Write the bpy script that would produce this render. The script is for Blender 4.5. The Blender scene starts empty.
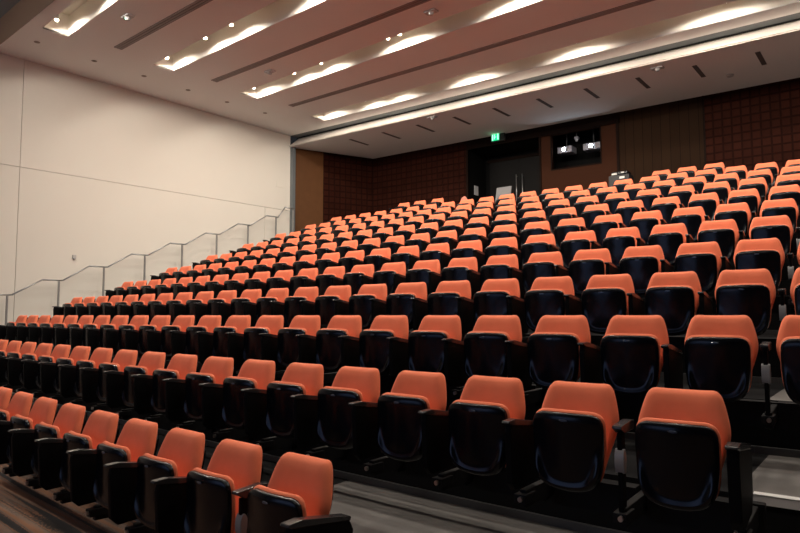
import bpy, bmesh, math, random
from mathutils import Vector, Matrix
random.seed(7)
S = bpy.context.scene
COL = S.collection
V = Vector

# ------------------------------------------------------------------ materials
def mat(name, col, rough=.6, metal=0, spec=.5, emit=None, es=0, noise=0, nscale=40, bump=0, bscale=300, sheen=0, coat=0):
    m = bpy.data.materials.new(name); m.use_nodes = True
    nt = m.node_tree; b = nt.nodes['Principled BSDF']
    b.inputs['Base Color'].default_value = (*col, 1)
    b.inputs['Roughness'].default_value = rough
    b.inputs['Metallic'].default_value = metal
    b.inputs['Specular IOR Level'].default_value = spec
    if sheen: b.inputs['Sheen Weight'].default_value = sheen
    if coat: b.inputs['Coat Weight'].default_value = coat; b.inputs['Coat Roughness'].default_value = .12
    if emit:
        b.inputs['Emission Color'].default_value = (*emit, 1); b.inputs['Emission Strength'].default_value = es
    tc = nt.nodes.new('ShaderNodeTexCoord')
    if noise:
        n = nt.nodes.new('ShaderNodeTexNoise'); n.inputs['Scale'].default_value = nscale; n.inputs['Detail'].default_value = 4
        nt.links.new(tc.outputs['Object'], n.inputs['Vector'])
        r = nt.nodes.new('ShaderNodeMapRange'); r.inputs[3].default_value = 1-noise; r.inputs[4].default_value = 1+noise
        nt.links.new(n.outputs['Fac'], r.inputs[0])
        x = nt.nodes.new('ShaderNodeMix'); x.data_type = 'RGBA'; x.blend_type = 'MULTIPLY'; x.inputs[0].default_value = 1
        x.inputs[6].default_value = (*col, 1); nt.links.new(r.outputs[0], x.inputs[7]); nt.links.new(x.outputs[2], b.inputs['Base Color'])
    if bump:
        n = nt.nodes.new('ShaderNodeTexNoise'); n.inputs['Scale'].default_value = bscale
        nt.links.new(tc.outputs['Object'], n.inputs['Vector'])
        bp = nt.nodes.new('ShaderNodeBump'); bp.inputs['Strength'].default_value = bump; bp.inputs['Distance'].default_value = .002
        nt.links.new(n.outputs['Fac'], bp.inputs['Height']); nt.links.new(bp.outputs[0], b.inputs['Normal'])
    return m

M = {}
M['orange'] = mat('orange_fabric', (.86, .215, .105), .85, spec=.25, noise=.07, nscale=14, bump=.35, bscale=260, sheen=.05)
M['shell'] = mat('black_gloss_plastic', (.003, .0036, .0055), .22, spec=.32, bump=.02, bscale=500)
M['standard'] = mat('black_moulded_plastic', (.005, .005, .0055), .55, spec=.05)
M['pad'] = mat('worn_armrest_plastic', (.022, .022, .024), .24, spec=.6)
M['steel_black'] = mat('black_painted_steel', (.008, .008, .009), .5, spec=.15)
M['hinge'] = mat('grey_hinge_plastic', (.26, .26, .255), .3)
M['bolt'] = mat('zinc_bolt', (.6, .6, .6), .28, metal=1)
M['tread'] = mat('grey_platform_floor', (.145, .137, .132), .75, noise=.25, nscale=3)
M['riser'] = mat('black_riser', (.010, .010, .011), .75, spec=.08, noise=.2, nscale=20)
M['nosing'] = mat('aluminium_nosing', (.78, .78, .78), .4)
M['base_trim'] = mat('grey_base_trim', (.10, .10, .10), .5)
M['wall'] = mat('cream_wall_panel', (.74, .705, .64), .7, spec=.3, noise=.02, nscale=1.5)
M['gap'] = mat('panel_joint', (.30, .26, .22), .9)
M['ceiling'] = mat('painted_ceiling', (.84, .82, .80), .85, spec=.2)
M['trough'] = mat('white_trough_lining', (.78, .74, .68), .8, spec=.2)
M['grille'] = mat('dark_linear_grille', (.30, .25, .235), .6)
M['grille_dark'] = mat('grille_gap', (.11, .09, .085), .8)
M['bulkhead'] = mat('tan_bulkhead', (.50, .36, .25), .8)
M['stageceil'] = mat('blue_grey_stage_ceiling', (.26, .29, .31), .85)
M['fascia'] = mat('white_fascia', (.80, .74, .68), .7)
M['slate'] = mat('slate_trim_edge_shade', (.13, .145, .155), .6)  # corner trim colour; on the ceiling band it stands in for shade
M['darkgap'] = mat('black_shadow_joint', (.02, .02, .02), .9)
M['lamp'] = mat('lamp_glow', (1, 1, 1), .5, emit=(1, .80, .56), es=60)
M['linear'] = mat('added_light_diffuser', (1, 1, 1), .5, emit=(1, .88, .76), es=25)  # glow of the added front light
M['led'] = mat('led_strip_glow', (1, 1, 1), .5, emit=(1, .86, .70), es=4)
M['chrome'] = mat('brushed_steel', (.45, .45, .46), .32, metal=.8)
M['railpost'] = mat('grey_steel_post', (.32, .32, .32), .4, metal=.5)
M['plainwood'] = mat('smooth_brown_panel', (.098, .040, .0135), .5, spec=.15, noise=.15, nscale=5)
M['trim_dark'] = mat('dark_brown_trim', (.011, .006, .0045), .6, spec=.03)
M['portal'] = mat('brown_portal_panel', (.040, .0150, .0080), .55, spec=.02)
M['doorblack'] = mat('black_door_lining', (.004, .004, .0042), .7, spec=.1)
M['doorleaf'] = mat('charcoal_door_leaf', (.0065, .006, .0058), .6, spec=.15)
M['plate'] = mat('grey_notice_plate', (.45, .45, .47), .5)
M['black'] = mat('matt_black', (.012, .012, .014), .5)
M['projbody'] = mat('pale_projector_case', (.24, .24, .28), .45)
M['projlens'] = mat('lit_projector_lens', (1, 1, 1), .3, emit=(.75, .86, 1), es=40)
M['exitgreen'] = mat('lit_green_exit_panel', (.0, .4, .15), .5, emit=(.0, .75, .28), es=.9)
M['exitwhite'] = mat('lit_pale_exit_pictogram', (.8, 1, .9), .5, emit=(.35, 1, .6), es=1.1)
M['device'] = mat('grey_white_device', (.48, .47, .46), .45)
M['green_led'] = mat('green_indicator', (.3, 1, .6), .5, emit=(.4, 1, .7), es=3)
M['paper'] = mat('pale_grey_sheet', (.13, .13, .135), .5)
M['glint'] = mat('white_highlight_indicator', (.75, .73, .70), .35)
M['pink'] = mat('salmon_fabric', (.62, .22, .16), .8)
M['screen'] = mat('projection_screen_glow', (.7, .75, .85), .8, emit=(.32, .50, 1), es=.55)
M['stagewall'] = mat('dark_stage_wall', (.016, .018, .024), .8)
M['rightwall'] = mat('brown_side_wall', (.14, .08, .055), .7)
M['window'] = mat('booth_glass', (.01, .01, .012), .1)

def tiles_material(name, c1, c2, cm, size):
    m = bpy.data.materials.new(name); m.use_nodes = True; nt = m.node_tree; b = nt.nodes['Principled BSDF']
    uv = nt.nodes.new('ShaderNodeUVMap'); uv.uv_map = 'UVMap'
    br = nt.nodes.new('ShaderNodeTexBrick'); br.offset = 0; br.inputs['Scale'].default_value = 1
    br.inputs['Brick Width'].default_value = size; br.inputs['Row Height'].default_value = size
    br.inputs['Mortar Size'].default_value = size*.13; br.inputs['Mortar Smooth'].default_value = .6
    br.inputs['Color1'].default_value = (*c1, 1); br.inputs['Color2'].default_value = (*c2, 1); br.inputs['Mortar'].default_value = (*cm, 1)
    nt.links.new(uv.outputs[0], br.inputs['Vector']); nt.links.new(br.outputs['Color'], b.inputs['Base Color'])
    bp = nt.nodes.new('ShaderNodeBump'); bp.invert = True; bp.inputs['Strength'].default_value = .6; bp.inputs['Distance'].default_value = .015
    nt.links.new(br.outputs['Fac'], bp.inputs['Height']); nt.links.new(bp.outputs[0], b.inputs['Normal'])
    b.inputs['Roughness'].default_value = .6; b.inputs['Specular IOR Level'].default_value = .02
    return m
M['squares'] = tiles_material('square_relief_panel', (.031, .0088, .0054), (.024, .0070, .0044), (.014, .0044, .0030), .19)

def boards_material():
    m = bpy.data.materials.new('vertical_board_panel'); m.use_nodes = True; nt = m.node_tree; b = nt.nodes['Principled BSDF']
    uv = nt.nodes.new('ShaderNodeUVMap'); uv.uv_map = 'UVMap'
    br = nt.nodes.new('ShaderNodeTexBrick'); br.offset = 0
    br.inputs['Scale'].default_value = 1; br.inputs['Brick Width'].default_value = .21; br.inputs['Row Height'].default_value = 50
    br.inputs['Mortar Size'].default_value = .006
    br.inputs['Color1'].default_value = (.026, .0135, .0075, 1); br.inputs['Color2'].default_value = (.021, .011, .0066, 1); br.inputs['Mortar'].default_value = (.007, .0045, .0035, 1)
    nt.links.new(uv.outputs[0], br.inputs['Vector']); nt.links.new(br.outputs['Color'], b.inputs['Base Color'])
    b.inputs['Roughness'].default_value = .6; b.inputs['Specular IOR Level'].default_value = .02
    return m
M['boards'] = boards_material()

def carpet_material():
    m = bpy.data.materials.new('striped_carpet'); m.use_nodes = True; nt = m.node_tree; b = nt.nodes['Principled BSDF']
    tc = nt.nodes.new('ShaderNodeTexCoord')
    mp = nt.nodes.new('ShaderNodeMapping'); mp.inputs['Rotation'].default_value = (0, 0, .06)
    nt.links.new(tc.outputs['Object'], mp.inputs['Vector'])
    sp = nt.nodes.new('ShaderNodeSeparateXYZ'); nt.links.new(mp.outputs[0], sp.inputs[0])
    n0 = nt.nodes.new('ShaderNodeTexNoise'); n0.inputs['Scale'].default_value = 60; n0.inputs['Detail'].default_value = 3
    nt.links.new(tc.outputs['Object'], n0.inputs['Vector'])
    # stripes across Y: two scales of 1-D noise stretched along X
    cb = nt.nodes.new('ShaderNodeCombineXYZ')
    mx = nt.nodes.new('ShaderNodeMath'); mx.operation = 'MULTIPLY'; mx.inputs[1].default_value = .35
    nt.links.new(sp.outputs['X'], mx.inputs[0]); nt.links.new(mx.outputs[0], cb.inputs['X'])
    my = nt.nodes.new('ShaderNodeMath'); my.operation = 'MULTIPLY'; my.inputs[1].default_value = 13
    nt.links.new(sp.outputs['Y'], my.inputs[0]); nt.links.new(my.outputs[0], cb.inputs['Y'])
    n1 = nt.nodes.new('ShaderNodeTexNoise'); n1.inputs['Scale'].default_value = 1; n1.inputs['Detail'].default_value = 1
    nt.links.new(cb.outputs[0], n1.inputs['Vector'])
    ad = nt.nodes.new('ShaderNodeMath'); ad.operation = 'MULTIPLY_ADD'; ad.inputs[1].default_value = .20; 
    nt.links.new(n0.outputs['Fac'], ad.inputs[0]); nt.links.new(n1.outputs['Fac'], ad.inputs[2])
    cr = nt.nodes.new('ShaderNodeValToRGB'); e = cr.color_ramp; e.interpolation = 'LINEAR'
    e.elements[0].position = .45; e.elements[0].color = (.012, .011, .012, 1)
    e.elements[1].position = .52; e.elements[1].color = (.035, .027, .024, 1)
    for p, c in ((.57, (.25, .115, .06, 1)), (.61, (.09, .06, .045, 1)), (.66, (.17, .12, .095, 1)), (.74, (.25, .12, .065, 1))):
        q = e.elements.new(p); q.color = c
    nt.links.new(ad.outputs[0], cr.inputs[0]); nt.links.new(cr.outputs[0], b.inputs['Base Color'])
    b.inputs['Roughness'].default_value = .95
    return m
M['carpet'] = carpet_material()

# ------------------------------------------------------------------ mesh helpers
def new_mesh(name, verts, faces, m, mi=None, smooth=False, uvs=None):
    me = bpy.data.meshes.new(name)
    me.from_pydata([tuple(v) for v in verts], [], faces)
    for k in (m if isinstance(m, (list, tuple)) else [m]): me.materials.append(M[k])
    if mi: me.polygons.foreach_set('material_index', mi)
    if uvs:
        l = me.uv_layers.new(name='UVMap')
        for p in me.polygons:
            for li in p.loop_indices: l.data[li].uv = uvs[me.loops[li].vertex_index]
    if smooth: me.polygons.foreach_set('use_smooth', [True]*len(me.polygons))
    me.update()
    return me
def link(name, me, parent=None, loc=None, rz=0):
    o = bpy.data.objects.new(name, me); COL.objects.link(o)
    if parent: o.parent = parent
    if loc is not None: o.location = loc
    if rz: o.rotation_euler = (0, 0, rz)
    return o
def empty(name, loc, label, cat, group=None, rz=0):
    o = bpy.data.objects.new(name, None); COL.objects.link(o); o.location = loc; o.rotation_euler = (0, 0, rz)
    o.empty_display_size = .1
    return tag(o, label, cat, group)
def tag(o, label, cat, group=None):
    o['label'] = label; o['category'] = cat
    if group: o['group'] = group
    return o
def structure(o): o['kind'] = 'structure'; return o

class MB:
    def __init__(s): s.v = []; s.f = []; s.mi = []; s.uv = []
    def add(s, vs, fs, k=0):
        n = len(s.v); s.v += [tuple(v) for v in vs]; s.f += [tuple(i+n for i in f) for f in fs]; s.mi += [k]*len(fs)
    def box(s, a, b, k=0, mtx=None):
        (x0, y0, z0), (x1, y1, z1) = a, b
        vs = [V((x, y, z)) for z in (z0, z1) for y in (y0, y1) for x in (x0, x1)]
        if mtx: vs = [mtx @ v for v in vs]
        s.add(vs, [(0, 2, 3, 1), (4, 5, 7, 6), (0, 1, 5, 4), (2, 6, 7, 3), (0, 4, 6, 2), (1, 3, 7, 5)], k)
    def cyl(s, p, q, r, n=12, k=0, r2=None):
        p, q = V(p), V(q); d = (q-p).normalized(); a = d.orthogonal().normalized(); b = d.cross(a); r2 = r if r2 is None else r2
        vs = []
        for c, rr in ((p, r), (q, r2)):
            for i in range(n):
                t = 2*math.pi*i/n; vs.append(c+(a*math.cos(t)+b*math.sin(t))*rr)
        fs = [(i, (i+1) % n, n+(i+1) % n, n+i) for i in range(n)]+[tuple(range(n-1, -1, -1)), tuple(range(n, 2*n))]
        s.add(vs, fs, k)
    def me(s, name, m, smooth=False, bevel=0, seg=2):
        me = new_mesh(name, s.v, s.f, m, s.mi, False)
        if bevel:
            bm = bmesh.new(); bm.from_mesh(me); bmesh.ops.remove_doubles(bm, verts=bm.verts, dist=1e-5)
            bmesh.ops.bevel(bm, geom=[e for e in bm.edges], offset=bevel, segments=seg, profile=.6, affect='EDGES', clamp_overlap=True)
            bm.to_mesh(me); bm.free()
        if smooth: me.polygons.foreach_set('use_smooth', [True]*len(me.polygons)); 
        return me

def obj(name, mb, m, parent=None, smooth=False, bevel=0, loc=None):
    return link(name, mb.me(name, m, smooth, bevel), parent, loc)

def outline(ctrl, n=40):
    """closed smooth outline through control points (x, z) by Catmull-Rom"""
    out = []; k = len(ctrl); per = max(1, n//k)
    for i in range(k):
        p0, p1, p2, p3 = [V((*ctrl[(i+j-1) % k], 0)) for j in range(4)]
        for s in range(per):
            t = s/per
            out.append((.5*((2*p1)+(p2-p0)*t+(2*p0-5*p1+4*p2-p3)*t*t+(3*p1-p0-3*p2+p3)*t**3)).xy[:])
    return out
def pillow(ctrl, rings, bend, n=40, cz=None):
    """closed solid: rings of (scale, y) from front centre to back centre"""
    o = outline(ctrl, n); N = len(o)
    cx = 0; cz = cz if cz is not None else sum(p[1] for p in o)/N
    vs = []; fs = []
    vs.append((cx, bend(cx, rings[0][1], cz), cz))
    for sc, y in rings[1:-1]:
        for x, z in o:
            # inset in absolute distance rather than proportional scale keeps rims even
            X, Z = cx+(x-cx)*sc, cz+(z-cz)*sc
            vs.append((X, bend(X, y, Z), Z))
    vs.append((cx, bend(cx, rings[-1][1], cz), cz)); L = len(vs)-1
    R = len(rings)-2
    for i in range(N):
        j = (i+1) % N
        fs.append((0, 1+i, 1+j))
        for r in range(R-1):
            a = 1+r*N; b = a+N
            fs.append((a+i, b+i, b+j, a+j))
        a = 1+(R-1)*N; fs.append((a+i, L, a+j))
    return vs, fs

# ------------------------------------------------------------------ camera
F, YAW, PIT, ROL = 624.875, .674643, .0740527, .0033085
cy, sy, cp, sp, cr, sr = math.cos(YAW), math.sin(YAW), math.cos(PIT), math.sin(PIT), math.cos(ROL), math.sin(ROL)
r0 = V((cy, sy, 0)); d0 = V((-sy, cy, 0)); z0 = V((0, 0, 1))
fw = d0*cp+z0*sp; up = -d0*sp+z0*cp
right = r0*cr-up*sr; upv = r0*sr+up*cr
cam = bpy.data.cameras.new('camera'); co = bpy.data.objects.new('camera', cam); COL.objects.link(co)
co.matrix_world = Matrix((( right.x, upv.x, -fw.x, 0), (right.y, upv.y, -fw.y, 0), (right.z, upv.z, -fw.z, 0), (0, 0, 0, 1)))
cam.sensor_width = 36; cam.lens = F/800*36; cam.clip_start = .05; cam.clip_end = 100
S.camera = co
def pix(p):
    p = V(p); d = p.dot(fw); return 400+F*p.dot(right)/d, 266.5-F*p.dot(upv)/d

# ------------------------------------------------------------------ rows of seats: curve of each row (gently curved in plan)
PITCH = .53; BH = .86
ROWY = [2.169, 3.126, 4.125, 5.142, 6.216, 7.242, 8.286, 9.299, 10.291, 11.272, 12.132]
ROWZ = [-.670, -.355, -.021, .312, .646, .982, 1.316, 1.655, 1.986, 2.301, 2.587]
ROWX = [-2.145, -.636, -.700, -.750, -.817, -.845, -.876, -.893, -.903, -.913, -.884]
W = [-1.2525, -.9192, -1.2708, -.0366, -1.3395, -.4197, 1.0818, .7017, 2.3639, .1127, -.4006, .3464]
def warp(X, Y):
    a = (X+5)/5; b = (Y-7)/5
    B = (a*a, a**3, a*b, b*a*a, b*b*a, a**4)
    return X+.1*sum(w*q for w, q in zip(W[:6], B)), Y+.1*sum(w*q for w, q in zip(W[6:], B))
TREAD = [z-BH for z in ROWZ]+[2.925-BH]

# ------------------------------------------------------------------ seat prototype meshes
def back_bend(x, y, z):
    return y-(.86-z)*.25-.5*x*x
BACK = [(-0.08, 0.860), (0.08, 0.860), (0.142, 0.8615), (0.168, 0.848), (0.184, 0.822), (0.203, 0.765), (0.217, 0.7), (0.212, 0.645), (0.184, 0.56), (0.16, 0.485), (0.142, 0.435), (0.09, 0.41), (-0.09, 0.41), (-0.142, 0.435), (-0.16, 0.485), (-0.184, 0.56), (-0.212, 0.645), (-0.217, 0.7), (-0.203, 0.765), (-0.184, 0.822), (-0.168, 0.848), (-0.142, 0.8615)]
vs, fs = pillow(BACK, [(0, -.062), (.35, -.061), (.70, -.057), (.86, -.052), (.94, -.043), (.985, -.028), (1.0, -.012), (.985, .0), (.9, .004), (0, .004)], back_bend, 66)
ME_BACK = new_mesh('backrest', vs, fs, 'orange', smooth=True)
BSH = [(x*.90, z-.035 if z > .8 else z) for x, z in BACK]
vs, fs = pillow(BSH, [(0, .004), (.9, .004), (1.0, .006), (1.0, .018), (.93, .028), (0, .030)], back_bend, 66)
ME_BSHELL = new_mesh('back_shell', vs, fs, 'shell', smooth=True)
SHELL = [(-.085, .737), (.085, .737), (.150, .730), (.182, .700), (.187, .63), (.184, .54), (.172, .46), (.140, .405), (.085, .378), (0, .370), (-.085, .378), (-.140, .405), (-.172, .46), (-.184, .54), (-.187, .63), (-.182, .700), (-.150, .730)]
def shell_bend(x, y, z):
    g = min(1, max(0, (.60-z)/.16)); g = .12+1.25*g*g*(3-2*g)
    if y < -.30: y = -.30+(y+.30)*g
    q = y+.032+1.0*x*x
    if z < .46: q += (.46-z)**2*5
    if z > .69: q += (z-.69)**2*6
    return q-(.737-z)*(-.04)
vs, fs = pillow(SHELL, [(0, -.300), (.40, -.300), (.70, -.302), (.78, -.306), (.845, -.316), (.91, -.323), (.96, -.322), (.985, -.315), (1.0, -.300), (1.0, -.272), (.97, -.262), (0, -.255)], shell_bend, 68, cz=.56)
ME_SHELL = new_mesh('seat_shell', vs, fs, 'shell', smooth=True)
CUSH = [(x*1.03, .56+(z-.56)*1.06 if z > .56 else .56+(z-.56)*.95) for x, z in SHELL]
vs, fs = pillow(CUSH, [(0, -.280), (.9, -.280), (.975, -.279), (.995, -.274), (1.0, -.268), (.99, -.262), (.96, -.257), (.85, -.254), (0, -.252)], shell_bend, 68, cz=.56)
ME_CUSH = new_mesh('seat_cushion', vs, fs, 'orange', smooth=True)
def standard_mesh(wide=False):
    b = MB(); t = .026 if wide else .018
    pts = [(-.355, .63), (-.345, .672), (-.02, .620), (.0, .58), (-.02, .42), (-.06, .36), (-.30, .35), (-.34, .39)]
    n = len(pts); vs = [(-t, y, z) for y, z in pts]+[(t, y, z) for y, z in pts]
    b.add(vs, [tuple(range(n)), tuple(range(2*n-1, n-1, -1))]+[(i, n+i, n+(i+1) % n, (i+1) % n) for i in range(n)])
    return b.me('side_standard', 'standard', bevel=.006)
ME_STD = standard_mesh(); ME_STDW = standard_mesh(True)
def pad_mesh(wide=False):
    b = MB(); t = .028 if wide else .022
    pts = [(-.378, .682), (-.37, .692), (-.30, .695), (-.03, .646), (-.015, .638), (-.02, .621), (-.36, .672)]
    n = len(pts); vs = [(-t, y, z) for y, z in pts]+[(t, y, z) for y, z in pts]
    b.add(vs, [tuple(range(n)), tuple(range(2*n-1, n-1, -1))]+[(i, n+i, n+(i+1) % n, (i+1) % n) for i in range(n)])
    return b.me('armrest', 'pad', bevel=.005)
ME_PAD = pad_mesh(); ME_PADW = pad_mesh(True)
b = MB()
b.cyl((-.012, -.22, .48), (.012, -.22, .48), .001, 20)
vs = []
for x in (-.030, .030):
    for i in range(20):
        t = 2*math.pi*i/20; vs.append((x*.78, -.205+.022*math.cos(t), .54+.056*math.sin(t)))
b = MB(); b.add(vs, [(i, (i+1) % 20, 20+(i+1) % 20, 20+i) for i in range(20)]+[tuple(range(19, -1, -1)), tuple(range(20, 40))])
ME_HINGE = b.me('hinge_cover', 'hinge', bevel=.004)
b = MB()   # bracket carrying the seat from the riser behind
b.box((-.020, -.20, .24), (.020, .20, .33)); b.box((-.05, .18, .20), (.05, .23, .34)); b.box((-.035, -.24, .27), (.035, -.12, .315))
ME_BRK = b.me('support_bracket', 'steel_black', bevel=.006)
b = MB(); b.cyl((.008, -.255, .295), (.008, -.24, .295), .013, 10)
ME_BOLT = b.me('bolt', 'bolt')
b = MB()
vs = []
for y, q in ((-.2715, 1), (-.2745, .8)):
    for i in range(16):
        t = 2*math.pi*i/16; vs.append((.022*q*math.cos(t), y, .705+.006*q*math.sin(t)))
b.add(vs, [(i, (i+1) % 16, 16+(i+1) % 16, 16+i) for i in range(16)]+[tuple(range(15, -1, -1)), tuple(range(16, 32))])
M['tab'] = mat('bluish_glint_tab', (.05, .065, .10), .2)  # bluish highlight near the shell top put into a coloured tab
ME_TAB = b.me('glint_tab', 'tab')

b = MB(); b.box((-.235, .09, .20), (.235, .17, .35))
ME_BEAM = b.me('mounting_beam', 'steel_black')

ORD = ['first', 'second', 'third', 'fourth', 'fifth', 'sixth', 'seventh', 'eighth', 'ninth', 'tenth', 'eleventh', 'twelfth']
b = MB()
b.box((-.012, -.215, .30), (.012, -.165, .665))
ME_POST = b.me('side_standard', 'standard', bevel=.004)
b = MB(); t = .024
pts = [(-.25, .690), (-.245, .702), (-.10, .712), (-.05, .706), (-.06, .664), (-.20, .664)]
n = len(pts); vs = [(-t, y, z) for y, z in pts]+[(t, y, z) for y, z in pts]
b.add(vs, [tuple(range(n)), tuple(range(2*n-1, n-1, -1))]+[(i, n+i, n+(i+1) % n, (i+1) % n) for i in range(n)])
ME_PADS = b.me('armrest', 'pad', bevel=.005)
def fpart(name, me, par, x=0):
    o = bpy.data.objects.new(name, me); COL.objects.link(o); o.parent = par
    if x: o.location = (x, 0, 0)
    return o
def make_seat(loc, rz, label, group, sx=1, left_end=False, right_end=False, tab=True, open_gap=False):
    r = bpy.data.objects.new('auditorium_seat', None); COL.objects.link(r); r.location = loc; r.rotation_euler = (0, 0, rz); r.empty_display_size = .1; r.scale = (sx, 1, 1)
    tag(r, label, 'seat', group)
    fpart('backrest', ME_BACK, r)['label'] = 'orange upholstered backrest'
    fpart('back_shell', ME_BSHELL, r)['label'] = 'black plastic rear shell'
    sh = fpart('seat_shell', ME_SHELL, r); sh['label'] = 'glossy black underside of the tipped-up seat'
    fpart('seat_cushion', ME_CUSH, r)['label'] = 'orange seat cushion edge'
    fpart('mounting_beam', ME_BEAM, r)
    if tab: fpart('glint_tab', ME_TAB, sh)
    for side, on, wide in ((1, True, right_end), (-1, left_end, left_end)):
        if not on: continue
        x = side*(PITCH/2)
        slim = open_gap and side == 1
        s = fpart('side_standard', ME_POST if slim else ME_STDW if wide else ME_STD, r, x)
        fpart('armrest', ME_PADS if slim else ME_PADW if wide else ME_PAD, r, x)
        if slim or wide: fpart('hinge_cover', ME_HINGE, s)['label'] = 'grey oval hinge cover'
        k = fpart('support_bracket', ME_BRK, r, x)
        fpart('bolt', ME_BOLT, k)
    return r
ROWN = ['front', 'second', 'third', 'fourth', 'fifth', 'sixth', 'seventh', 'eighth', 'ninth', 'tenth', 'eleventh']
def seat_at(i, k):
    X = ROWX[i]-PITCH*k; x, y = warp(X, ROWY[i])
    xa, ya = warp(X-.1, ROWY[i]); xb, yb = warp(X+.1, ROWY[i])
    return x, y, math.atan2(yb-ya, xb-xa), math.hypot(xb-xa, yb-ya)/.2
for i in range(11):
    ks = range(0, 10) if i == 0 else range(0, 18) if i == 1 else range(-1, 22)
    vis = []
    for k in ks:
        x, y, rz, sx = seat_at(i, k)
        px = [pix((x+dx, y+dy, ROWZ[i]-.1))[0] for dx in (-.24, .2) for dy in (-.3, 0)]
        if max(px) < 2 or min(px) > 799: continue
        vis.append(k)
    n = len(vis)
    for j, k in enumerate(vis):
        x, y, rz, sx = seat_at(i, k)
        row = ROWN[i]+' row' if i else 'front row'
        if i == 0:
            where = 'at the right end of the front row beside the aisle' if k == 0 else f'in the front row, {ORD[k]} from its right end'
            if k > 0 and j == n-1: where = 'in the front row, cut by the left edge of the photo'
        elif i == 1:
            if k == 0: where = 'at the right end of the second row, beside the grey step'
            elif j == n-1: where = 'in the second row, cut by the left edge of the photo'
            elif k < 9: where = f'in the second row, {ORD[k]} from its right end'
            else: where = f'in the second row, {ORD[n-1-j]} from the left edge of the photo'
        else:
            left = n-1-j
            if left == 0: where = f'at the left end of the {ROWN[i]} row, by the handrail aisle'
            elif left < 11: where = f'in the {ROWN[i]} row, {ORD[left]} from its left end'
            elif j == 0: where = f'in the {ROWN[i]} row, nearest the right edge of the photo'
            else: where = f'in the {ROWN[i]} row, {ORD[j]} from the right edge of the photo'
        make_seat((x, y+.02, ROWZ[i]-BH), rz, 'orange tip-up seat '+where, f'seats of the {ROWN[i]} row', sx,
                  left_end=(i > 1 and k == 21), right_end=(i < 2 and k == 0), tab=i < 6, open_gap=(k == (1 if i < 2 else 0)))
LS = [(-2.743, 13.40, 'in the short back row, rightmost of the right-hand three'), (-3.243, 13.39, 'in the short back row, middle of the right-hand three'), (-3.739, 13.38, 'in the short back row, leftmost of the right-hand three'),
      (-9.142, 13.03, 'in the back row left of the doorway, nearest the doorway'), (-9.686, 13.0, 'in the back row left of the doorway, middle of three'), (-10.20, 12.98, 'in the back row left of the doorway, leftmost of three')]
for q, (x, y, w) in enumerate(LS):
    make_seat((x, y, TREAD[11]), .04, 'orange tip-up seat '+w, 'seats of the short back rows', .93, tab=False, left_end=q in (2, 5))

# ------------------------------------------------------------------ stepped floor, risers, trims
XL, XR = -14.12, 5.0
def row_line(i, off):
    """polyline following row i, shifted off metres towards the back"""
    pts = []
    X = -13.9
    while X < 1.2:
        x, y = warp(X, ROWY[i]); pts.append((x, y+off)); X += .7
    dx, dy = pts[-1][0]-pts[-2][0], pts[-1][1]-pts[-2][1]
    pts[0] = (XL, pts[0][1]); pts.append((XR, pts[-1][1]+min(dy/dx, .12)*(XR-pts[-1][0])))
    return pts
LINES = [row_line(i, .36) for i in range(11)]   # riser in front of tread i+1
backline = lambda x: 15.05+.04*(x+13.14)
fb = MB()
# front carpeted floor
l0 = LINES[0]
fb.add([(XL, -8, TREAD[0])]+[(x, y, TREAD[0]) for x, y in l0]+[(XR, -8, TREAD[0])], [tuple(range(len(l0)+2))], 0)
for i in range(11):
    L = LINES[i]; zt = TREAD[i+1]; zb = TREAD[i]
    n = len(L)
    fb.add([(x, y, zb) for x, y in L]+[(x, y, zt) for x, y in L], [(j, j+1, n+j+1, n+j) for j in range(n-1)], 2)
    N = LINES[i+1] if i < 10 else None
    if N:
        cut = lambda P: -3.2 if i == 0 else -.68
        def split(P, c):
            l = [p for p in P if p[0] < c]; r = [p for p in P if p[0] >= c]
            (xa, ya), (xb, yb) = l[-1], r[0]; t = (c-xa)/(xb-xa); m_ = (c, ya+t*(yb-ya)); return l+[m_], [m_]+r
        c = cut(0); La, Lb = split(L, c); Na, Nb = split(N, c)
        fb.add([(x, y, zt) for x, y in La]+[(x, y, zt) for x, y in reversed(Na)], [tuple(range(len(La)+len(Na)))], 2)
        fb.add([(x, y, zt) for x, y in Lb]+[(x, y, zt) for x, y in reversed(Nb)], [tuple(range(len(Lb)+len(Nb)))], 1)
    else: fb.add([(x, y, zt) for x, y in L]+[(XR, 17.3, zt), (XL, 17.3, zt)], [tuple(range(n+2))], 1)
fl = structure(obj('floor', fb, ['carpet', 'tread', 'riser']))
tn = 0
for i in range(11):
    L = LINES[i]
    b = MB()
    for j in range(len(L)-1):
        (xa, ya), (xb, yb) = L[j], L[j+1]; a = math.atan2(yb-ya, xb-xa); ln = math.hypot(xb-xa, yb-ya)
        b.box((0, -.022, 0), (ln, 0, .045), 0, Matrix.Translation((xa, ya, TREAD[i])) @ Matrix.Rotation(a, 4, 'Z'))
    tn += 1; structure(obj(f'trim_{tn}', b, ['base_trim']))
# aluminium stair nosing on the aisle step at the right
L = LINES[1]; b = MB()
for j in range(len(L)-1):
    (xa, ya), (xb, yb) = L[j], L[j+1]
    if xb < -.6: continue
    if xa < -.6: t = (-.6-xa)/(xb-xa); xa, ya = -.6, ya+t*(yb-ya)
    a = math.atan2(yb-ya, xb-xa); ln = math.hypot(xb-xa, yb-ya)
    m_ = Matrix.Translation((xa, ya, TREAD[2])) @ Matrix.Rotation(a, 4, 'Z')
    b.box((0, -.012, -.035), (ln, 0, .008), 0, m_); b.box((0, -.012, .0), (ln, .055, .008), 0, m_)
tag(obj('stair_nosing', b, ['nosing']), 'bright aluminium stair nosing on the grey aisle step at the right', 'stair nosing')
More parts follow.
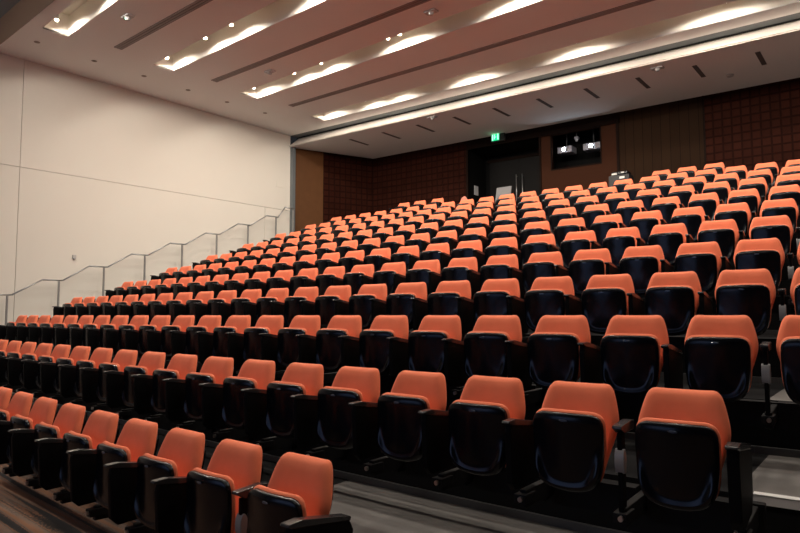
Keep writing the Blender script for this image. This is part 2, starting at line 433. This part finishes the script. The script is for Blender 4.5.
# ------------------------------------------------------------------ left wall, made of large panels with open joints
WX = -14.15; CZ = 5.34; WE = 12.42
b = MB()
b.box((WX-.15, 2, TREAD[0]-.1), (WX-.03, WE, CZ+.5), 1)
JY, JZ = 5.06, 3.05
for (ya, yb, za, zb) in ((2, JY, TREAD[0], JZ), (2, JY, JZ, CZ+.3), (JY, 11.48, TREAD[0], JZ), (JY, WE, JZ, CZ+.3), (11.48, WE, TREAD[0], JZ)):
    g = .005
    b.box((WX-.03, ya+g, za+g), (WX, yb-g, zb-g), 0)
b.box((WX-.15, -8, TREAD[0]-.1), (WX, 2, CZ+1.2), 0)
structure(obj('wall_left', b, ['wall', 'gap']))
b = MB(); b.box((WX-.05, WE, TREAD[0]), (WX+.12, WE+.10, 5.02))
structure(obj('trim_12', b, ['slate']))
# wall devices
b = MB(); b.box((WX, 6.18, 1.20), (WX+.05, 6.26, 1.30)); 
t = empty('wall_sensor', (WX, 6.21, 1.25), 'small white sensor on the cream wall above the handrail', 'sensor')
b = MB(); b.box((0, -.035, -.03), (.04, .035, .045)); obj('sensor_body', b, 'device', t, bevel=.006)
b = MB(); b.cyl((.02, 0, -.03), (.025, 0, -.055), .026, 12); obj('sensor_eye', b, 'hinge', t)
b = MB(); b.box((0, -.13, -.11), (.012, .13, .11)); b.box((.012, -.11, -.09), (.015, .11, .09))
tag(obj('wall_plate', b, 'wall', loc=(WX, 12.03, 3.81), bevel=.002), 'cream access plate high on the wall near the slate corner trim', 'plate')

# ------------------------------------------------------------------ handrail by the left wall
RX = -13.9
PY = [(3.87, .05), (4.84, .384), (5.812, .712), (6.761, 1.048), (7.725, 1.384), (8.70, 1.722), (9.70, 2.07), (10.70, 2.42), (11.68, 2.76)]
hr = empty('stair_handrail', (RX, PY[0][0], PY[0][1]-.95), 'grey steel stair handrail stepping up along the cream wall', 'handrail')
def rel(p): return (p[0]-RX, p[1]-PY[0][0], p[2]-(PY[0][1]-.95))
pts = []
for (y, z) in PY: pts += [(RX, y-.33, z+.0), (RX, y+.08, z+.0)]
pts.append((RX, 12.02, 3.09)); pts.append((RX, 12.36, 3.07))
b = MB()
for p, q in zip(pts, pts[1:]): b.cyl(rel(p), rel(q), .017, 10)
obj('top_rail', b, 'chrome', hr, smooth=True)
for n_, (y, z) in enumerate(PY+[(12.33, 3.07)]):
    zb = max([TREAD[i+1] for i in range(11) if warp(-13.5, ROWY[i])[1]+.36 < y] or [TREAD[0]])
    b = MB(); b.box((-.022, -.014, 0), (.022, .014, z-.02-zb)); b.box((-.05, -.05, 0), (.05, .05, .012))
    o = obj('rail_post', b, 'railpost', hr); o.location = rel((RX, y, zb))

# ------------------------------------------------------------------ splayed brown side wall and back wall
A = V((-14.13, WE+.10)); B = V((-13.14, 15.05)); SZ = 4.99; FZ = 1.2
def wall_quad(mb, p, q, z0_, z1_, k, th=.1):
    d = (V((q[0], q[1]))-V((p[0], p[1]))); ln = d.length
    return ln
def uvwall(name, p, q, za, zb, m, out=(0, 0)):
    """upright slab from p to q with metre UVs, thickness behind"""
    p = V((p[0], p[1], 0)); q = V((q[0], q[1], 0)); d = (q-p); ln = d.length; nrm = V((-d.y, d.x, 0)).normalized()*.08
    vs = []; uv = []
    for off in (V((0, 0, 0)), nrm):
        for pt, u in ((p, 0), (q, ln)):
            for z in (za, zb): vs.append(pt+off+V((0, 0, z))); uv.append((u, z))
    fs = [(0, 2, 3, 1), (4, 5, 7, 6), (0, 1, 5, 4), (2, 6, 7, 3), (1, 3, 7, 5), (0, 4, 6, 2)]
    me = new_mesh(name, vs, fs, m, uvs=uv); return structure(link(name, me))
Mid = A.lerp(B, .36)
uvwall('wall_side_smooth', A, Mid, FZ, SZ+.1, 'plainwood'); uvwall('wall_side_squares', Mid, B, FZ, SZ+.1, 'squares')
bpy.data.objects['wall_side_smooth'].name = 'wall_left_brown'; bpy.data.objects['wall_side_squares'].name = 'wall_left_squares'
MB_ = .04; ang = math.atan(MB_)
WM = Matrix.Translation((B.x, B.y, 0)) @ Matrix.Rotation(ang, 4, 'Z')     # wall frame: x along wall, -y towards the camera
def wp(s, z, off=0): return (WM @ V((s, -off, z)))
def bq(name, s0, s1, za, zb, m, off=0): 
    p, q = wp(s0, 0, off), wp(s1, 0, off); return uvwall(name, p, q, za, zb, m)
R0, R1, RT, DEP = 3.54, 5.74, 4.71, 1.05
bq('wall_back_squares', 0, R0-.06, 1.9, SZ+.1, 'squares')
bq('wall_back_header', R0-.06, 7.9, RT, SZ+.1, 'trim_dark')
# portal around the booth window
b = MB()
w0, w1, wz0, wz1 = 6.09, 7.39, 3.78, 4.705
for (s0, s1, za, zb) in ((R1, w0, 1.9, RT), (w0, w1, 1.9, wz0), (w0, w1, wz1, RT), (w1, 7.80, 1.9, RT)):
    b.box((s0, 0, za), (s1, .08, zb), 0, WM)
structure(obj('wall_back_portal', b, ['portal']))
b = MB(); b.box((R0-.06, -.03, 2.0), (R0, .1, RT), 0, WM); b.box((R0-.06, -.03, RT), (R1+.05, .1, RT+.07), 0, WM); b.box((R1, -.03, 2.0), (R1+.05, .1, RT), 0, WM)
b.box((5.78, -.03, RT+.005), (7.86, .05, RT+.12), 0, WM); b.box((7.80, -.03, 2.0), (7.86, .05, RT+.005), 0, WM)
structure(obj('trim_13', b, ['trim_dark']))
bq('wall_back_boards', 7.80, 9.80, 1.9, SZ+.1, 'boards')
bq('wall_back_squares_right', 9.80, 18.2, 1.9, SZ+.1, 'squares')
b = MB(); b.box((9.78, -.02, 2.0), (9.82, .05, SZ), 0, WM); structure(obj('trim_14', b, ['trim_dark']))
# door recess
b = MB()
b.box((R0-.08, .0, 1.9), (R0, DEP, RT+.05), 0, WM); b.box((R1, .08, 1.9), (R1+.08, DEP, RT+.05), 0, WM); b.box((R0-.08, .08, RT), (R1+.08, DEP, RT+.08), 0, WM); b.box((R0-.08, DEP, 1.9), (R1+.08, DEP+.08, RT+.05), 0, WM)
structure(obj('wall_door_recess', b, ['doorblack']))
dr = empty('door_1', wp((R0+R1)/2+.06, TREAD[11], -DEP+.03), 'x', 'door', rz=ang)
for k_ in ('label', 'category'): del dr[k_]
dr['kind'] = 'structure'
for sgn in (-1, 1):
    b = MB(); b.box((min(0, sgn*1.0)+.004, -.03, .0), (max(0, sgn*1.0)-.004, .0, 2.42)); o = obj('door_leaf', b, 'doorleaf', dr, bevel=.003)
    b = MB(); x = sgn*.095; b.cyl((x, -.09, .95), (x, -.09, 1.95), .016, 10); b.cyl((x, -.09, 1.0), (x, -.03, 1.0), .012, 8); b.cyl((x, -.09, 1.9), (x, -.03, 1.9), .012, 8)
    obj('door_handle', b, 'chrome', o, smooth=True)['label'] = 'long steel pull handle'
b = MB(); b.box((-1.06, -.05, 2.42), (1.06, .0, 2.50)); obj('door_frame', b, 'trim_dark', dr)
b = MB(); b.box((0, .12, 3.45), (.015, .34, 3.72), 0, WM @ Matrix.Translation((R0+.005, .2, 0)))
tag(obj('notice_plate', b, 'plate'), 'pale grey notice plate on the dark left side of the doorway', 'notice')

# exit sign: dark case, green panel with pictogram
ex = empty('exit_sign', wp(4.50, 4.91, .07), 'small lit green exit sign above the dark doorway', 'exit sign', rz=ang)
b = MB(); b.box((-.16, -.03, -.13), (.26, .06, .12)); obj('sign_case', b, 'black', ex, bevel=.008)
b = MB(); b.box((-.13, -.038, -.10), (.10, -.03, .09)); gp = obj('sign_panel', b, 'exitgreen', ex)
b = MB(); b.box((-.12, -.043, -.09), (-.085, -.038, .075)); b.box((.045, -.043, -.08), (.085, -.038, .085))
b.box((-.06, -.043, -.06), (-.03, -.038, .03)); b.cyl((-.035, -.038, .055), (-.035, -.043, .055), .018, 10); b.box((-.03, -.043, -.01), (.01, -.038, .012))
obj('pictogram', b, 'exitwhite', gp)

# projection booth window with two projectors inside
b = MB(); b.box((w0-.3, .9, wz0-.6), (w1+.3, .98, wz1+.3), 0, WM); b.box((w0-.38, .08, wz0-.6), (w0-.3, .98, wz1+.3), 0, WM); b.box((w1+.3, .08, wz0-.6), (w1+.38, .98, wz1+.3), 0, WM)
b.box((w0-.3, .08, wz0-.68), (w1+.3, .98, wz0-.6), 0, WM); b.box((w0-.3, .08, wz1+.22), (w1+.3, .98, wz1+.3), 0, WM)
structure(obj('wall_booth', b, ['doorblack']))
b = MB()
for (s0, s1, za, zb) in ((w0-.03, w0, wz0-.03, wz1+.03), (w1, w1+.03, wz0-.03, wz1+.03), (w0, w1, wz0-.03, wz0), (w0, w1, wz1, wz1+.03)): b.box((s0, -.015, za), (s1, .05, zb), 0, WM)
wn = structure(obj('window_1', b, ['trim_dark']))
b = MB(); b.box((w0-.25, .12, wz0-.25), (w1+.25, .80, wz0-.20), 0, WM)
tag(obj('booth_shelf', b, 'black'), 'black shelf inside the projection booth below the projectors', 'shelf')
def projector(s, z, w, label):
    p = wp(s, z, -.30); t = empty('projector', p, label, 'projector', 'projectors in the booth', rz=ang)
    b = MB(); b.box((-w/2, -.05, -.085), (w/2, .30, .085)); obj('projector_case', b, 'projbody', t, bevel=.012)
    b = MB(); b.cyl((0, -.04, 0), (0, -.10, 0), .055, 20, r2=.05); ln = obj('lens_barrel', b, 'black', t, smooth=False)
    b = MB(); b.cyl((0, -.101, 0), (0, -.106, 0), .05, 20); obj('lens', b, 'projlens', ln)['label'] = 'glowing blue-white projector lens'
    b = MB()
    for q in range(4): b.box((w/2-.13+q*.028, -.053, -.05), (w/2-.118+q*.028, -.049, .05))
    obj('vent', b, 'grille', t)
    b = MB(); b.cyl((0, .12, .085), (0, .12, .085+.5), .02, 10); b.box((-.1, .05, .085), (.1, .19, .095)); obj('ceiling_mount', b, 'black', t)
projector(6.35, 4.33, .40, 'left projector glowing in the dark booth window')
projector(7.08, 4.31, .46, 'right, brighter projector glowing in the dark booth window')
t = empty('camera_unit', wp(6.71, 4.56, -.2), 'tiny pale camera hanging between the two projectors', 'camera', rz=ang)
b = MB(); b.box((-.05, -.05, -.03), (.05, .05, .04)); obj('camera_body', b, 'projbody', t, bevel=.01)
b = MB(); b.cyl((.01, -.02, -.03), (.0, -.03, -.08), .03, 12); obj('camera_eye', b, 'plate', t)
b = MB(); b.cyl((0, 0, .04), (0, 0, .35), .012, 8); obj('camera_stem', b, 'black', t)

# things behind the back rows
t = empty('equipment_case', (-4.76, 13.9, TREAD[11]), 'black equipment case with painted-on highlights behind the back row seats', 'case')
b = MB(); b.box((-.23, -.16, 0), (.23, .16, .98)); obj('case_body', b, 'black', t, bevel=.02)
b = MB(); b.box((-.17, -.15, .98), (.19, .12, 1.06)); obj('case_lid', b, 'shell', t, bevel=.02)
b = MB(); b.box((-.15, -.175, .985), (-.04, -.15, 1.02)); b.box((.06, -.175, 1.01), (.12, -.15, 1.035)); obj('highlight_patch', b, 'glint', t, bevel=.004)  # pale blocks standing in for bright reflections on the case
b = MB(); b.box((.02, -.175, .885), (.13, -.15, .935)); obj('tag', b, 'glint', t, bevel=.004)  # another reflection on the case, painted as a pale block
t = empty('notice_board', (-7.27, 13.0, TREAD[11]), 'pale grey board standing behind the eleventh row before the doorway', 'board')
b = MB(); mt = Matrix.Translation((0, 0, .56)) @ Matrix.Rotation(-.25, 4, 'X')
b.box((-.20, -.01, 0), (.20, .01, .38), 0, mt); obj('board_panel', b, 'paper', t, bevel=.003)
b = MB(); b.cyl((-.12, .02, 0), (-.12, .0, .66), .012, 8); b.cyl((.12, .02, 0), (.12, .0, .66), .012, 8); b.box((-.18, -.06, 0), (.18, .10, .02)); obj('board_stand', b, 'black', t)
t = empty('salmon_bag', (-8.62, 13.40, TREAD[11]), 'small salmon pink bag propped beyond the eleventh row, left of the doorway', 'bag')
vs, fs = pillow([(-.09, .62), (-.1, .75), (-.06, .86), (.03, .91), (.10, .84), (.11, .70), (.08, .62)], [(0, -.05), (.7, -.045), (.95, -.02), (1, 0), (.95, .02), (.7, .045), (0, .05)], lambda x, y, z: y, 35)
o = link('bag_body', new_mesh('bag_body', vs, fs, 'pink', smooth=True), t)
b = MB(); b.box((-.2, -.12, 0), (.2, .12, .63)); obj('bag_stand', b, 'black', t, bevel=.01)

# ------------------------------------------------------------------ ceiling: strips between the recessed light troughs
TX0 = -12.30; TX1 = 4.4
def ln(y0, m_): return lambda x: y0+m_*(x-TX0)
TR = [(ln(4.68, -.055), ln(5.14, -.045)), (ln(6.90, -.035), ln(7.37, -.018)), (ln(9.17, -.012), ln(9.68, -.008)), (ln(11.50, .022), ln(12.00, .042))]
FRONT = ln(4.42, -.03); SOF = lambda x: 12.33+.040*(x+14.15)   # bottom edge of the fascia
CE = lambda x: SOF(x)+.34                                          # ceiling's rear edge
b = MB()
lines = [FRONT]+[l for t_ in TR for l in t_]+[CE]
def quad(xa, xb, la, lb, k=0, z=CZ, th=.03):
    vs = [(xa, la(xa), z), (xb, la(xb), z), (xb, lb(xb), z), (xa, lb(xa), z)]
    b.add(vs+[(v[0], v[1], z+th) for v in vs], [(0, 1, 2, 3)[::-1], (4, 5, 6, 7), (0, 4, 5, 1)[::-1], (3, 2, 6, 7), (1, 5, 6, 2)[::-1], (0, 3, 7, 4)], k)
CB = lambda x: CE(x)-.26
lines[-1] = CB
for j in range(0, 10, 2): quad(TX0, TX1, lines[j], lines[j+1])
quad(-14.15, TX0, FRONT, CB); quad(TX1, 5.1, FRONT, CB); quad(-14.15, 5.1, CB, CE, 3)  # last quad: blue-grey shading at the ceiling's rear edge put into colour
# bulkhead up to the stage ceiling, then the stage ceiling
vs = [(-14.15, FRONT(-14.15), CZ), (5.1, FRONT(5.1), CZ), (5.1, FRONT(5.1)-.10, CZ+.42), (-14.15, FRONT(-14.15)-.10, CZ+.42)]
b.add(vs, [(0, 1, 2, 3)], 1)
vs = [(-14.15, FRONT(-14.15)-.10, CZ+.42), (5.1, FRONT(5.1)-.10, CZ+.42), (5.1, -8, CZ+.42), (-14.15, -8, CZ+.42)]
b.add(vs, [(0, 1, 2, 3)], 2)
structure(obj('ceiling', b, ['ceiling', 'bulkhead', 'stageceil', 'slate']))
# black lip of the ceiling edge, fascia and lower soffit
b = MB()
def strip(mb, f0, f1, z0_, z1_, k, xa=-14.13, xb=5.1):
    vs = [(xa, f0(xa), z0_), (xb, f0(xb), z0_), (xb, f1(xb), z1_), (xa, f1(xa), z1_)]; mb.add(vs, [(0, 1, 2, 3)], k)
SOI = lambda x: SOF(x)+.36
b.box((0, 0, 0), (19.3, .02, .05), 0, Matrix.Translation((-14.14, CE(-14.14), CZ-.03)) @ Matrix.Rotation(math.atan(.04), 4, 'Z'))
structure(obj('trim_15', b, ['darkgap']))
b = MB(); strip(b, lambda x: SOF(x), lambda x: SOF(x)+.75, SZ, 5.62, 0)      # tall fascia, leaning slightly back
strip(b, lambda x: SOF(x)+.75, lambda x: CE(x)-.1, 5.62, 5.62, 0)
structure(obj('wall_fascia', b, ['fascia']))
b = MB(); vs = [(-14.15, SOF(-14.15), SZ), (5.1, SOF(5.1), SZ), (5.1, backline(5.1)+.05, SZ), (-13.0, backline(-13.0)+.05, SZ), (-14.15, 15.1, SZ)]
b.add(vs+[(v[0], v[1], v[2]+.03) for v in vs], [(4, 3, 2, 1, 0), (5, 6, 7, 8, 9)], 0)
structure(obj('ceiling_rear', b, ['ceiling']))
# LED strip hidden in the slot above the ceiling's rear edge
b = MB()
b.box((2.2, -.035, .06), (18.6, -.005, .075), 0, Matrix.Translation((-14.14, CE(-14.14)-.03, CZ)) @ Matrix.Rotation(math.atan(.04), 4, 'Z'))
tag(obj('led_strip', b, 'led'), 'long warm light strip in the slot above the white fascia', 'light strip')

LX = [-11.92, -10.46, -9.58, -7.67, -7.37, -5.16, -4.86, -2.55, -2.13, -.4, .2, 2.2]
TL = ['first light trough, nearest the top left corner', 'second light trough from the left wall corner', 'third light trough, with the pair of lamps mid-way', 'rearmost light trough, just before the white fascia']
LAMPW = 74
for ti, (fa, fb_) in enumerate(TR):
    o = empty('light_trough', (TX0, fa(TX0), CZ), 'long recessed ceiling '+TL[ti], 'light trough', 'recessed light troughs')
    H = .42
    b = MB(); P = lambda x, f, z, dy=0: (x-TX0, f(x)+dy-fa(TX0), z-CZ)
    g = .0
    a0, a1, a2, a3 = P(TX0, fa, CZ+.002), P(TX1, fa, CZ+.002), P(TX1, fb_, CZ+.002), P(TX0, fb_, CZ+.002)
    t0, t1, t2, t3 = [(q[0], q[1], q[2]+H) for q in (a0, a1, a2, a3)]
    b.add([a0, a1, a2, a3, t0, t1, t2, t3], [(4, 5, 6, 7), (0, 1, 5, 4), (2, 3, 7, 6), (1, 2, 6, 5), (3, 0, 4, 7)], 0)
    obj('trough_lining', b, 'trough', o)
    for lx in LX:
        if ti == 0 and lx in (-9.58,): pass
        y = fa(lx)+.115
        loc = P(lx, lambda x: y, CZ+.065)
        b = MB(); b.cyl((0, 0, .02), (0, 0, .19), .036, 14); d_ = obj('downlight', b, 'chrome', o); d_.location = loc
        b = MB(); b.cyl((0, 0, 0), (0, 0, .02), .030, 14); e_ = obj('lamp', b, 'lamp', d_)
        ld = bpy.data.lights.new('downlight_glow', 'SPOT'); ld.energy = LAMPW*(.55 if ti == 3 else 1); ld.color = (1, .89, .76); ld.shadow_soft_size = .07; ld.spot_size = math.radians(168 if lx == LX[0] else 158); ld.spot_blend = .25
        lo = bpy.data.objects.new('downlight_glow', ld); COL.objects.link(lo); lo.parent = d_; lo.location = (0, .0, -.012); lo.rotation_euler = (math.radians(27), 0, 0)

# linear air grilles between the troughs
for gi, (y0, m_, x0) in enumerate(((5.93, -.012, -12.08), (8.21, .006, -12.10), (10.49, .02, -12.05))):
    t = empty('air_grille', (x0, y0, CZ), ['dark linear air grille nearest the left wall corner, between the first two light troughs', 'dark linear air grille between second and third light troughs', 'dark linear air grille between third and rearmost light troughs'][gi], 'air grille', 'linear air grilles')
    R = Matrix.Rotation(math.atan(m_), 4, 'Z'); Ln = 16
    b = MB(); b.box((0, 0, -.004), (Ln, .17, .0), 0, R); obj('grille_frame', b, 'grille_dark', t)
    for q in range(3):
        b = MB(); b.box((.0, .004+q*.057, -.012), (Ln, .004+q*.057+.036, -.004), 0, R); obj('slat', b, 'grille', t)
# short dark slots in the rear soffit
for k, (x, y) in enumerate([(-12.154, 13.30), (-10.98, 13.36), (-9.83, 13.42), (-8.69, 13.48), (-7.55, 13.52), (-6.41, 13.58), (-5.28, 13.64), (-4.16, 13.72), (-3.04, 13.78), (-1.92, 13.84), (-.8, 13.9)]):
    if k == 10: continue
    b = MB(); b.box((-.045, -.40, -.006), (.045, .40, .02)); b.box((-.055, -.41, -.003), (.055, .41, .02), 1)
    lab = 'in the rear soffit, '+('leftmost' if k == 0 else f'{ORD[k]} from the left')
    tag(obj('soffit_slot', b, ['grille_dark', 'ceiling'], loc=(x, y, SZ)), 'short dark air slot '+lab, 'air slot', 'short slots in the rear soffit')
# ceiling devices
def detector(x, y, z, label, led=None):
    t = empty('ceiling_detector', (x, y, z), label, 'detector')
    b = MB(); b.box((-.12, -.07, -.03), (.12, .07, 0)); obj('mounting_box', b, 'device', t, bevel=.008)
    b = MB(); b.cyl((.0, -.0, -.03), (.0, -.0, -.075), .055, 16, r2=.035); h = obj('sensor_head', b, 'device', t, bevel=.0)
    b = MB(); b.cyl((.0, -.03, -.055), (.0, -.045, -.06), .014, 10); obj('indicator', b, led or 'chrome', h)
detector(-10.60, 5.444, CZ, 'small grey ceiling detector with a green light', 'green_led')
detector(-10.635, 8.72, CZ, 'small grey ceiling detector between the second and third light troughs at left')
detector(-6.256, 8.727, CZ, 'small grey ceiling detector at the top middle of the photo')
detector(-9.10, 12.72, SZ, 'small detector under the fascia left of the exit sign', 'glint')
detector(-3.653, 13.02, SZ, 'small detector under the fascia towards the right', 'glint')
b = MB(); b.cyl((0, 0, 0), (0, 0, -.035), .075, 20, r2=.06); tag(obj('smoke_detector', b, 'device', loc=(-2.583, 14.417, SZ)), 'round pale smoke detector on the rear soffit at right', 'detector')
NTH = ['nearest the top left corner', 'second from the top left', 'third from the top left', 'fourth from the top left', 'fifth from the top left', 'sixth from the top left, nearest the fascia']
for k, (x, y) in enumerate([(-13.024, 4.868), (-13.08, 6.014), (-13.06, 7.12), (-13.08, 8.248), (-13.075, 9.355), (-13.02, 10.526)]):
    b = MB(); b.cyl((0, 0, 0), (0, 0, -.006), .055, 16); b.cyl((0, 0, -.006), (0, 0, -.014), .03, 14, 1)
    tag(obj('ceiling_sprinkler', b, ['grille', 'gap'], loc=(x, y, CZ)), 'tiny round ceiling cap along the left wall, '+NTH[k], 'sprinkler cap', 'round caps along the left wall')

# ------------------------------------------------------------------ unseen sides of the hall: right wall, stage wall with its screen
b = MB(); b.box((5.05, -8, TREAD[0]-.1), (5.2, 17, CZ+1)); structure(obj('wall_right', b, ['rightwall']))
b = MB(); b.box((-14.3, -8.2, TREAD[0]-.1), (5.2, -8, CZ+1)); structure(obj('wall_stage', b, ['stagewall']))
t = empty('projection_screen', (-6, -7.9, TREAD[0]+1.3), 'wide projection screen on the stage wall facing the seats', 'screen')
b = MB(); b.box((-3.6, -.02, 0), (3.6, .02, 4.0)); obj('screen_surface', b, 'screen', t)
b = MB()
for q in (((-3.68, -.03, -.08), (3.68, .03, 0)), ((-3.68, -.03, 4.0), (3.68, .03, 4.08)), ((-3.68, -.03, 0), (-3.6, .03, 4.0)), ((3.6, -.03, 0), (3.68, .03, 4.0))): b.box(*q)
obj('screen_frame', b, 'black', t)
# unseen linear light added to brighten the seats and streak their shells
t = empty('added_linear_light', (-6, .7, CZ+.42), 'long white linear light added out of view on the stage ceiling to brighten the seats', 'added light')
b = MB(); b.box((-7.1, -.10, -.06), (7.1, .10, 0)); obj('light_housing', b, 'device', t)
b = MB(); b.box((-7.0, -.07, -.07), (7.0, .07, -.06)); obj('diffuser', b, 'linear', t)

# ------------------------------------------------------------------ world and view
w = bpy.data.worlds.new('world'); S.world = w; w.use_nodes = True
w.node_tree.nodes['Background'].inputs[0].default_value = (.5, .5, .55, 1); w.node_tree.nodes['Background'].inputs[1].default_value = .02
S.view_settings.view_transform = 'Standard'; S.view_settings.look = 'None'; S.view_settings.gamma = 1; S.view_settings.exposure = .5
S.view_settings.use_curve_mapping = False
S.cycles.use_denoising = True; S.cycles.max_bounces = 6; S.cycles.diffuse_bounces = 4; S.cycles.glossy_bounces = 3
S.cycles.sample_clamp_indirect = 4
